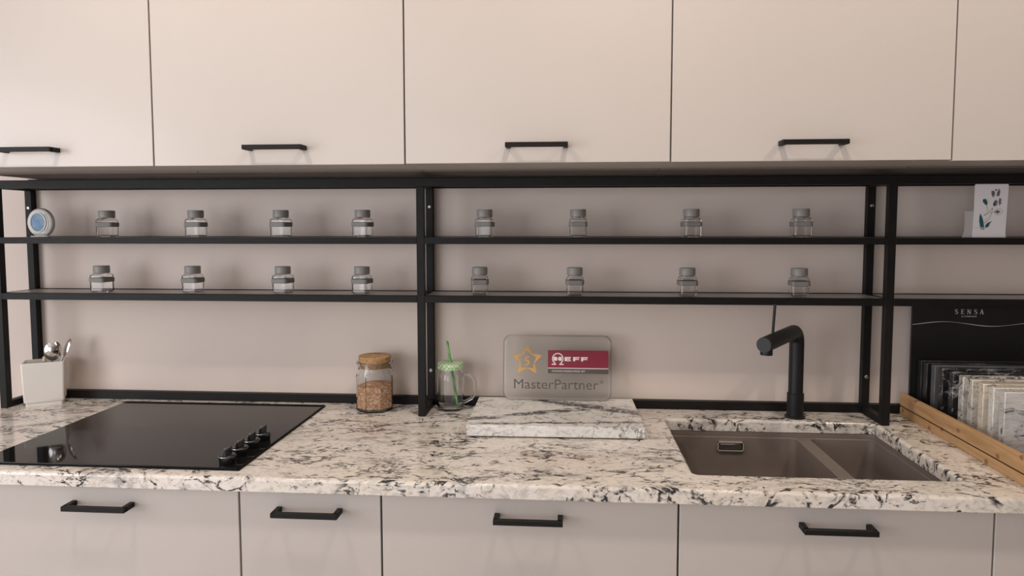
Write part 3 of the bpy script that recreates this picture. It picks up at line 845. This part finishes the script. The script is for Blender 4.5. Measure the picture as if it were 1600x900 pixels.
# omega ring with blocky N, then E F F
cx, cz = pp(756, 355); R_ = 66 * SCL
b = bmesh.new()
stroke(b, [(cx + R_ * math.cos(a), cz + R_ * math.sin(a)) for a in [math.radians(-62 + 304 * i / 36) for i in range(37)]], 13 * SCL, yl, YP - .0003)
xa_, za_ = pp(680, 432); xb_, zb_ = pp(735, 418); box(b, xa_, xb_, yl, YP - .0003, za_, zb_)
xa_, za_ = pp(775, 432); xb_, zb_ = pp(830, 418); box(b, xa_, xb_, yl, YP - .0003, za_, zb_)
link('omega_emblem', b, m_wp, t)
def blocks(name, rects):
    b = bmesh.new()
    for (a0, b0, a1, b1) in rects:
        X0, Z1 = pp(a0, b0); X1, Z0 = pp(a1, b1); box(b, X0, X1, yl - .0001, YP - .0003, Z0, Z1)
    link(name, b, m_wp, t)
b = bmesh.new(); prism(b, [pp(*q) for q in ((703, 332), (738, 332), (765, 362), (765, 332), (806, 332), (806, 380), (772, 380), (745, 352), (745, 380), (703, 380))], yl - .0001, YP - .0003); link('letter_n', b, m_wp, t)
blocks('letter_e', [(843, 332, 868, 384), (868, 332, 922, 346), (868, 352, 915, 364), (868, 371, 922, 384)])
blocks('letter_f', [(950, 332, 975, 384), (975, 332, 1030, 346), (975, 354, 1022, 367)])
blocks('letter_f', [(1050, 332, 1075, 384), (1075, 332, 1135, 346), (1075, 354, 1126, 367)])
X, Zq = pp(678, 520); text_mesh('strip_lettering', 'COOKING PASSION SINCE 1877', .0070, m_wp, t, (X, YP - .0006, Zq), sx=.93)
X, Zq = pp(190, 733); o = text_mesh('lettering', 'MasterPartner', .0385, m_ink, t, (X, YP - .0002, Zq), sx=1.0, bold=-.0001)
bw = max(v.co.x for v in o.data.vertices) - X
k = (pp(1268, 0)[0] - X) / bw
for v in o.data.vertices: v.co.x = X + (v.co.x - X) * k
X, Zq = pp(1285, 658); text_mesh('registered_mark', '\u00ae', .013, m_ink, t, (X, YP - .0002, Zq))
# star
sc_, sz_ = pp(368, 378)
def star_pts(R1, R2): return [(sc_ + (R1 if i % 2 == 0 else R2) * SCL * math.sin(PI * i / 5), sz_ + (R1 if i % 2 == 0 else R2) * SCL * math.cos(PI * i / 5)) for i in range(10)]
b = bmesh.new()
A, B = star_pts(205, 100), star_pts(122, 92)
for i in range(10):
    j = (i + 1) % 10
    prism(b, [A[i], A[j], B[j], B[i]], YP - .0005, YP + .0002)
link('gold_star', b, m_gold, t)
X, Zq = pp(368, 440); text_mesh('star_number', '5', .034, m_gold, t, (X, YP - .0002, Zq), align='CENTER', bold=.0007)

# ------------------------------------------------------------------ sample crate, slabs and display board
t = empty('sample_crate', (1.879, -.0235, ZT), 'long pine wood crate holding stone samples on the worktop right', 'crate', rz=math.radians(-1.2))
LEN = .573; WD = .475
b = bmesh.new(); box(b, 0, .013, -LEN, 0, .0002, .0215, .0008, 1); link('lower_plank', b, M_WOOD, t)
b = bmesh.new(); box(b, 0, .013, -LEN, 0, .0245, .058, .0012, 1); link('upper_plank', b, M_WOOD, t)
b = bmesh.new(); box(b, .003, .013, -LEN + .003, -.003, .0215, .0245); link('joint_strip', b, M_BLACK, t)
b = bmesh.new(); box(b, WD - .016, WD, -LEN, 0, .0002, .058, .001, 1); link('side_plank', b, M_WOOD, t)
b = bmesh.new(); box(b, .016, WD - .016, -LEN, -LEN + .016, .0002, .03, .001, 1); link('front_plank', b, M_WOOD, t)
b = bmesh.new(); box(b, .013, WD - .016, -.009, 0, .0002, .05, .001, 1); link('back_plank', b, M_WOOD, t)
b = bmesh.new(); box(b, .016, WD - .016, -LEN + .016, -.012, .0002, .010); link('base_board', b, M_BLACK, t)

def stone(name, c1, c2, cl, ve, off, rough=.25, amt=.8, k=1.6, rot=1.2, speck=.6, zs=1.5):
    return granite(name, c1, c2, cl, ve, vein_w=.02, vein_amt=amt, speck=speck, rot=rot, off=(off, off * .7, off * 1.3), k=k, rough=rough, zs=zs)
mats = [
    mat('charcoal stone', (.020, .020, .021), .35, var=.15, scale=40),
    mat('black stone', (.010, .010, .011), .3, var=.2, scale=40),
    mat('slate grey stone', (.075, .075, .080), .4, var=.12, scale=40),
    stone('black marble', (.012, .012, .012), (.018, .018, .019), (.10, .10, .10), (.22, .21, .20), 1.3),
    stone('black white marble', (.016, .016, .018), (.026, .026, .028), (.16, .16, .16), (.32, .31, .30), 4.1, amt=1.0),
    stone('white granite', (.60, .57, .52), (.50, .47, .42), (.22, .21, .20), (.04, .04, .04), 2.7, amt=1.0),
    stone('veined cream granite', (.55, .50, .43), (.45, .41, .36), (.18, .17, .16), (.04, .035, .035), 6.2, amt=1.0),
    stone('warm cream stone', (.62, .55, .45), (.56, .49, .40), (.40, .35, .29), (.24, .19, .15), 8.4, amt=.2, speck=.2),
    stone('pale marble', (.66, .63, .57), (.60, .56, .50), (.42, .40, .37), (.18, .16, .15), 3.3, amt=.3, speck=.2),
    stone('white banded marble', (.64, .60, .57), (.55, .52, .50), (.36, .34, .33), (.09, .085, .085), 5.5, amt=.75, k=.9, rot=-.1, speck=.0, zs=5.5)]
SL = [('charcoal stone sample slab, hindmost in the pine crate', -.066), ('plain black stone sample slab, second from the back of the crate', -.097), ('slate grey stone sample slab, third from the back of the crate', -.134),
      ('black marble sample slab with faint veins, just behind the black-and-white one', -.172), ('black marble sample slab with white flecks, next to the first white slab', -.217), ('white granite sample slab, hindmost of the pale samples', -.262),
      ('cream granite sample slab with strong dark veins in the crate', -.297), ('warm cream stone sample slab, third from the front of the crate', -.341), ('pale marble sample slab, second from the front of the crate', -.377), ('white banded marble sample slab, foremost in the pine crate', -.418)]
for i, (lab, y) in enumerate(SL):
    b = bmesh.new(); box(b, 0, .40, 0, .0195, 0, .1455, .0014, 1)
    o = link('stone_sample', b, mats[i], smooth_shade=True)
    xl = 1.909 + (.0 if i % 2 else .001); 
    o.location = (xl, y, ZT + .0104); o.rotation_euler = (0, 0, math.radians(-.8))
    tag(o, lab, 'stone sample', 'stone sample slabs in the pine crate')

t = empty('display_board', (2.13, -.0425, ZT), 'black upright display board with SENSA lettering behind the stone samples', 'display board', rz=math.radians(-1.2))
m_db = mat('black display print', (.0075, .0075, .008), .35, var=.1)
m_sil = mat('silver print', (.58, .55, .53), .4, var=.05)
bbox_obj('panel', (-.2355, .200, -.004, .004, .0108, .3075), m_db, t)
yd = -.0047
# serif lettering
def serif(ch):
    P = []
    if ch == 'S': P.append(([(.58, .80), (.50, .95), (.33, 1.0), (.15, .93), (.10, .76), (.22, .60), (.45, .46), (.58, .30), (.54, .10), (.36, 0), (.16, .04), (.06, .20)], [.05, .06, .07, .10, .13, .16, .17, .16, .12, .08, .06, .05]))
    if ch == 'E':
        P += [([(.16, 0), (.16, 1)], [.15] * 2), ([(.04, .98), (.58, .98)], [.05] * 2), ([(.04, .02), (.60, .02)], [.05] * 2), ([(.16, .5), (.46, .5)], [.05] * 2), ([(.57, 1), (.57, .80)], [.06, .03]), ([(.59, 0), (.59, .22)], [.06, .03]), ([(.46, .60), (.46, .40)], [.05] * 2)]
    if ch == 'N':
        P += [([(.12, 0), (.12, 1)], [.06] * 2), ([(.12, .97), (.66, .03)], [.17] * 2), ([(.68, 0), (.68, 1)], [.06] * 2), ([(0, .02), (.24, .02)], [.05] * 2), ([(.56, .98), (.80, .98)], [.05] * 2), ([(0, .98), (.16, .98)], [.05] * 2)]
    if ch == 'A':
        P += [([(.08, 0), (.36, 1)], [.06] * 2), ([(.36, 1), (.66, 0)], [.16] * 2), ([(.18, .33), (.52, .33)], [.05] * 2), ([(0, .02), (.2, .02)], [.05] * 2), ([(.52, .02), (.78, .02)], [.05] * 2)]
    return P
x = 2.001 - 2.13; H_ = .0125; zb_ = 1.1985 - ZT
for ch, adv in (('S', .0155), ('E', .0155), ('N', .0172), ('S', .0148), ('A', .0155)):
    b = bmesh.new()
    for kk, (pts, wd) in enumerate(serif(ch)):
        stroke(b, [(x + px_ * H_, zb_ + pz_ * H_) for px_, pz_ in pts], 0, yd - .0002 - kk * .00004, -.0039, widths=[q * H_ for q in wd])
    link('letter_' + ch.lower(), b, m_sil, t); x += adv
text_mesh('small_lettering', 'by COSENTINO', .0053, m_sil, t, (2.018 - 2.13, yd, 1.1905 - ZT), sx=1.05)
b = bmesh.new()
n = 60; P_ = []
for i in range(n + 1):
    f_ = i / n; xx = -.235 + f_ * .434
    P_.append((xx, 1.172 - ZT + .0055 * math.sin((xx + .215) / .235 * 2 * PI - .1) + .0))
stroke(b, P_, .0016, yd, -.0039, widths=[.0018 * (.35 + .65 * (.5 + .5 * math.sin(i * .33))) for i in range(n + 1)])
link('wave_line', b, m_sil, t)
